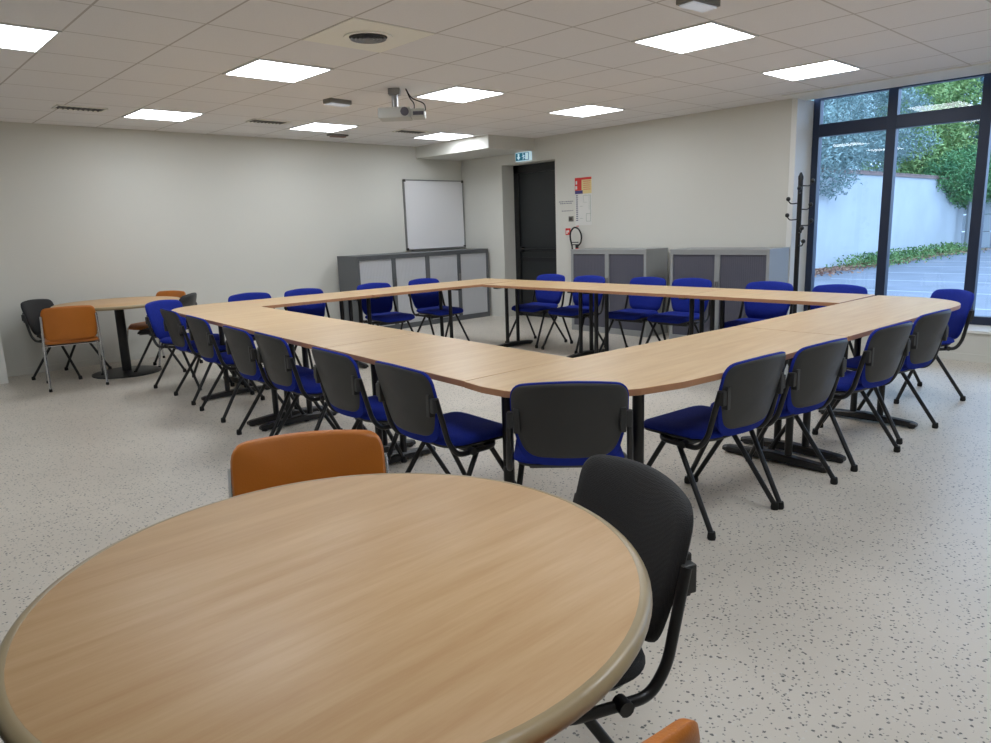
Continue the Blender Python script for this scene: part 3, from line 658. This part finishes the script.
def office_chair(name, label, cat, fab, group, arm_knob=True):
    t = thing(name, label, cat, (0, 0, 0), 0, group)
    # backrest: fabric pad in a plastic shell
    bo = back_outline(.456, .36, .37)
    bm = bmesh.new(); f = back_map(.437, .37, math.radians(14), -.205, .042)
    pillow(bm, bo, f, FRONT, [(.3, -.010), (.93, -.010), (1.0, -.006)]); bk = obj('backrest', bm, fab, t, smooth=True)
    bo2 = back_outline(.455, .352, .336, .022, .06, .07); bm = bmesh.new()
    f2 = back_map(.468, .336, math.radians(14), -.2127, .042)
    pillow(bm, bo2, f2, [(.3, -.002), (.95, -.002), (.985, .003), (1.0, .0)], [(.3, -.016), (.85, -.016), (.96, -.013), (1.0, -.004)]); obj('back_shell', bm, M['shell'], bk, smooth=True)
    # seat
    so = rounded(.455, .425, .08, .09); bm = bmesh.new()
    f = seat_map(.432)
    pillow(bm, so, f, [(.25, .028), (.7, .027), (.9, .022), (.98, .010), (1.0, -.004)], [(.4, -.014), (.95, -.014), (1.0, -.008)]); st = obj('seat', bm, fab, t, smooth=True)
    bm = bmesh.new(); pillow(bm, rounded(.43, .40, .08, .09), f, [(.3, -.014), (.95, -.014), (1, -.018)], [(.4, -.032), (.9, -.032), (.97, -.028)]); obj('seat_pan', bm, M['shell'], st, smooth=True)
    # frame: side rails that curve up to the back, cross tubes and a box under the seat
    bm = bmesh.new()
    for s in (-1, 1):
        pts = fillet([(s*.175, .08, .395), (s*.238, .03, .392), (s*.243, -.17, .392), (s*.24, -.215, .45), (s*.232, -.266, .66)], .05, 6)
        tube(bm, pts, .0125, 10, flat=1.0)
    for s in (-1, 1): tube(bm, [(s*.235, -.10, .398), (s*.268, -.10, .398)], .017, 12)
    tube(bm, [(-.19, .05, .385), (.19, .05, .385)], .012, 8); tube(bm, [(-.19, -.03, .385), (.19, -.03, .385)], .012, 8)
    obj('frame', bm, M['black'], t, smooth=True)
    for s in (-1, 1):
        bm = bmesh.new(); box(bm, s*.205-.012, s*.205+.012, -.292, -.262, .58, .68); box(bm, min(s*.205, s*.24), max(s*.205, s*.24), -.288, -.255, .60, .665)
        obj('back_bracket', bm, M['shell'], t, bevel=.004)
    bm = bmesh.new()
    box(bm, -.165, .165, -.05, .07, .355, .40)
    obj('seat_mechanism', bm, M['shell'], t, bevel=.006)
    for s in (-1, 1):
        for (ty, fy, fx) in ((.045, .245, .245), (-.025, -.255, .25)):
            bm = bmesh.new(); pts = fillet([(s*.15, ty, .385), (s*.195, ty, .382), (s*fx, fy, .022)], .04, 5); tube(bm, pts, .0125, 10)
            lg = obj('leg', bm, M['black'], t, smooth=True)
            bm = bmesh.new(); lathe(bm, [(.017, 0), (.019, .01), (.016, .035)], cx=s*fx, cy=fy, seg=12); obj('rubber_foot', bm, M['rubber'], lg, smooth=True)
    return t
def vinyl_chair(label, group):
    t = thing('vinyl_chair', label, 'chair', (0, 0, 0), 0, group)
    bm = bmesh.new(); f = back_map(.465, .325, math.radians(11), -.205, .03)
    pillow(bm, back_outline(.445, .425, .325, .012, .085, .05), f, [(.3, .018), (.9, .018), (.97, .013), (1.0, 0)], [(.3, -.012), (.9, -.012), (.97, -.008), (1.0, 0)]); obj('backrest', bm, M['orange'], t, smooth=True)
    bm = bmesh.new(); f = seat_map(.435)
    pillow(bm, rounded(.45, .42, .07, .07), f, [(.25, .03), (.7, .03), (.92, .024), (.985, .010), (1.0, -.004)], [(.4, -.016), (.95, -.016), (1.0, -.010)]); st = obj('seat', bm, M['orange'], t, smooth=True)
    bm = bmesh.new(); pillow(bm, rounded(.41, .38, .07, .07), f, [(.3, -.016), (1, -.016)], [(.4, -.026), (.97, -.026)]); obj('seat_pan', bm, M['black'], st, smooth=True)
    for s in (-1, 1):
        bm = bmesh.new(); tube(bm, fillet([(s*.235, -.27, .02), (s*.232, -.225, .42), (s*.222, -.262, .70)], .10, 6), .011, 10); lg = obj('leg', bm, M['chrome'], t, smooth=True)
        bm = bmesh.new(); lathe(bm, [(.013, 0), (.015, .008), (.0125, .028)], cx=s*.235, cy=-.27, seg=12); obj('rubber_foot', bm, M['rubber'], lg, smooth=True)
        bm = bmesh.new(); tube(bm, fillet([(s*.233, -.228, .42), (s*.233, .17, .425), (s*.24, .245, .02)], .05, 6), .011, 10); lg = obj('leg', bm, M['chrome'], t, smooth=True)
        bm = bmesh.new(); lathe(bm, [(.013, 0), (.015, .008), (.0125, .028)], cx=s*.24, cy=.245, seg=12); obj('rubber_foot', bm, M['rubber'], lg, smooth=True)
    bm = bmesh.new(); tube(bm, [(-.233, .1, .41), (.233, .1, .41)], .009, 8); tube(bm, [(-.233, -.14, .41), (.233, -.14, .41)], .009, 8); obj('cross_rail', bm, M['chrome'], t, smooth=True)
    return t
BT = -.345   # local y of the backrest's top edge
protos = {}
def place(kind, bxy, face, label, group):
    """bxy = plan position of the middle of the backrest top, face = heading in degrees"""
    a = math.radians(face); rz = a-PI/2
    loc = (bxy[0]-BT*math.cos(a), bxy[1]-BT*math.sin(a), 0)
    if kind not in protos:
        if kind == 'blue': o = office_chair('blue_chair', label, 'chair', M['blue'], group)
        elif kind == 'black': o = office_chair('black_chair', label, 'chair', M['blackfab'], group)
        else: o = vinyl_chair(label, group)
        protos[kind] = o; o.location = loc; o.rotation_euler = (0, 0, rz); return o
    return dup(protos[kind], loc, rz, label, group)
K = .975
GB = 'blue upholstered chairs around the square of tables'
def kk(x, y): return (x*K, y*K)
L_rows = [((2.100, 6.400), 'blue chair with charcoal shell in the left row, farthest from the camera'),
 ((2.030, 5.620), 'blue chair with charcoal shell in the left row, second from its far end'),
 ((1.930, 4.680), 'blue chair with charcoal shell in the left row, third from its far end'),
 ((1.920, 4.170), 'blue chair with charcoal shell in the left row, fourth from its far end'),
 ((1.840, 3.300), 'blue chair with charcoal shell in the left row, second nearest the camera'),
 ((1.815, 2.655), 'blue chair with charcoal shell nearest in the left row, behind the orange chair')]
for (x, y), l in L_rows: place('blue', kk(x, y), -4, l, GB)
place('blue', (1.98, 1.73), 43, 'blue chair with its charcoal back to the camera at the rounded table corner', GB)
R_rows = [((3.02, 1.465), 'blue chair with charcoal shell first in the near right row, right of the corner chair', 85),
 ((3.56, 1.40), 'blue chair with charcoal shell second in the near right row, counted from the camera', 84),
 ((4.35, 1.345), 'blue chair with charcoal shell third in the near right row, counted from the camera', 84),
 ((5.04, 1.335), 'blue chair with charcoal shell last in the near right row, before the window-side chair', 84)]
for (x, y), l, a in R_rows: place('blue', (x*.963, y*.963), a, l, GB)
place('blue', (6.23, 1.555), 140, 'blue chair at the rounded table end by the window, its blue front showing', GB)
place('blue', (2.32, 7.16), -62, 'blue chair at the far left table end, beside the small round table', GB)
for (x, y), l in (((3.260, 7.300), 'blue chair behind the far left row, first from the left, only its top showing'), ((3.840, 7.220), 'blue chair behind the far left row, second from the left'),
 ((4.680, 7.120), 'blue chair in front of the left anthracite cabinet'), ((5.400, 7.110), 'blue chair behind the far left row, nearest the far corner')):
    place('blue', kk(x, y), -91, l, GB)
for (x, y), l in (((6.60, 5.99), 'blue chair in front of the dark door'), ((6.57, 5.36), 'blue chair beside the one at the dark door, left of the first grey cabinet'),
 ((6.64, 4.60), 'blue chair in front of the grey cabinet by the extinguisher'), ((6.66, 4.07), 'blue chair in front of the gap between the two grey cabinets'),
 ((6.57, 3.19), 'blue chair in front of the grey cabinet by the coat stand'), ((6.5, 2.52), 'blue chair directly in front of the window, behind the far right row')):
    place('blue', kk(x, y), 180, l, GB)
GV = 'orange vinyl chairs with chrome frames'
place('vinyl', (1.03, 1.97), 240, 'orange vinyl chair across the foreground round table, facing the camera', GV)
place('vinyl', (.487, .39), 76, 'orange vinyl chair at the bottom edge of the photo, only its corner showing', GV)
place('vinyl', (1.64, 7.50), 80, 'orange vinyl chair with its back to the camera at the far round table', GV)
place('vinyl', (2.97, 8.50), 205, 'orange vinyl chair behind the far round table, by the left wall', GV)
GK = 'black fabric chairs at the round tables'
place('black', (1.385, .945), 159, 'black mesh-fabric chair at the right of the foreground round table', GK)
place('black', (-.03, .98), 8, 'black chair at the bottom left edge of the photo, mostly cut off', GK)
place('black', (1.57, 8.68), -48, 'black chair at the far round table, in the left corner by the wall', GK)
place('black', (2.86, 7.70), 140, 'black chair at the far round table, between it and the meeting tables', GK)

# ------------------------------------------------------------------ light, world, camera
w = bpy.data.worlds.new('World'); bpy.context.scene.world = w; w.use_nodes = True
N = w.node_tree.nodes; L = w.node_tree.links; bg = N['Background']
bg.inputs['Color'].default_value = (.43, .65, 1.0, 1); bg.inputs['Strength'].default_value = 2.1

cd = bpy.data.cameras.new('camera'); cam = bpy.data.objects.new('camera', cd); C.objects.link(cam)
cd.sensor_width = 36; cd.lens = 719/991*36; cd.clip_start = .02; cd.clip_end = 200
Rm = Matrix(((0.72782126, 0.15910943, -0.66705352), (-0.68495666, 0.12139742, -0.71839894), (-0.03332547, 0.97976878, 0.19733869)))
Rm[1] = -Vector(Rm[1]) if False else Rm[1]
cam.matrix_world = Matrix.Translation((0, 0, EYE)) @ Rm.to_4x4()
bpy.context.scene.camera = cam
vs = bpy.context.scene.view_settings
vs.view_transform = 'Standard'; vs.look = 'None'; vs.gamma = 1; vs.exposure = 1.02
vs.use_curve_mapping = False
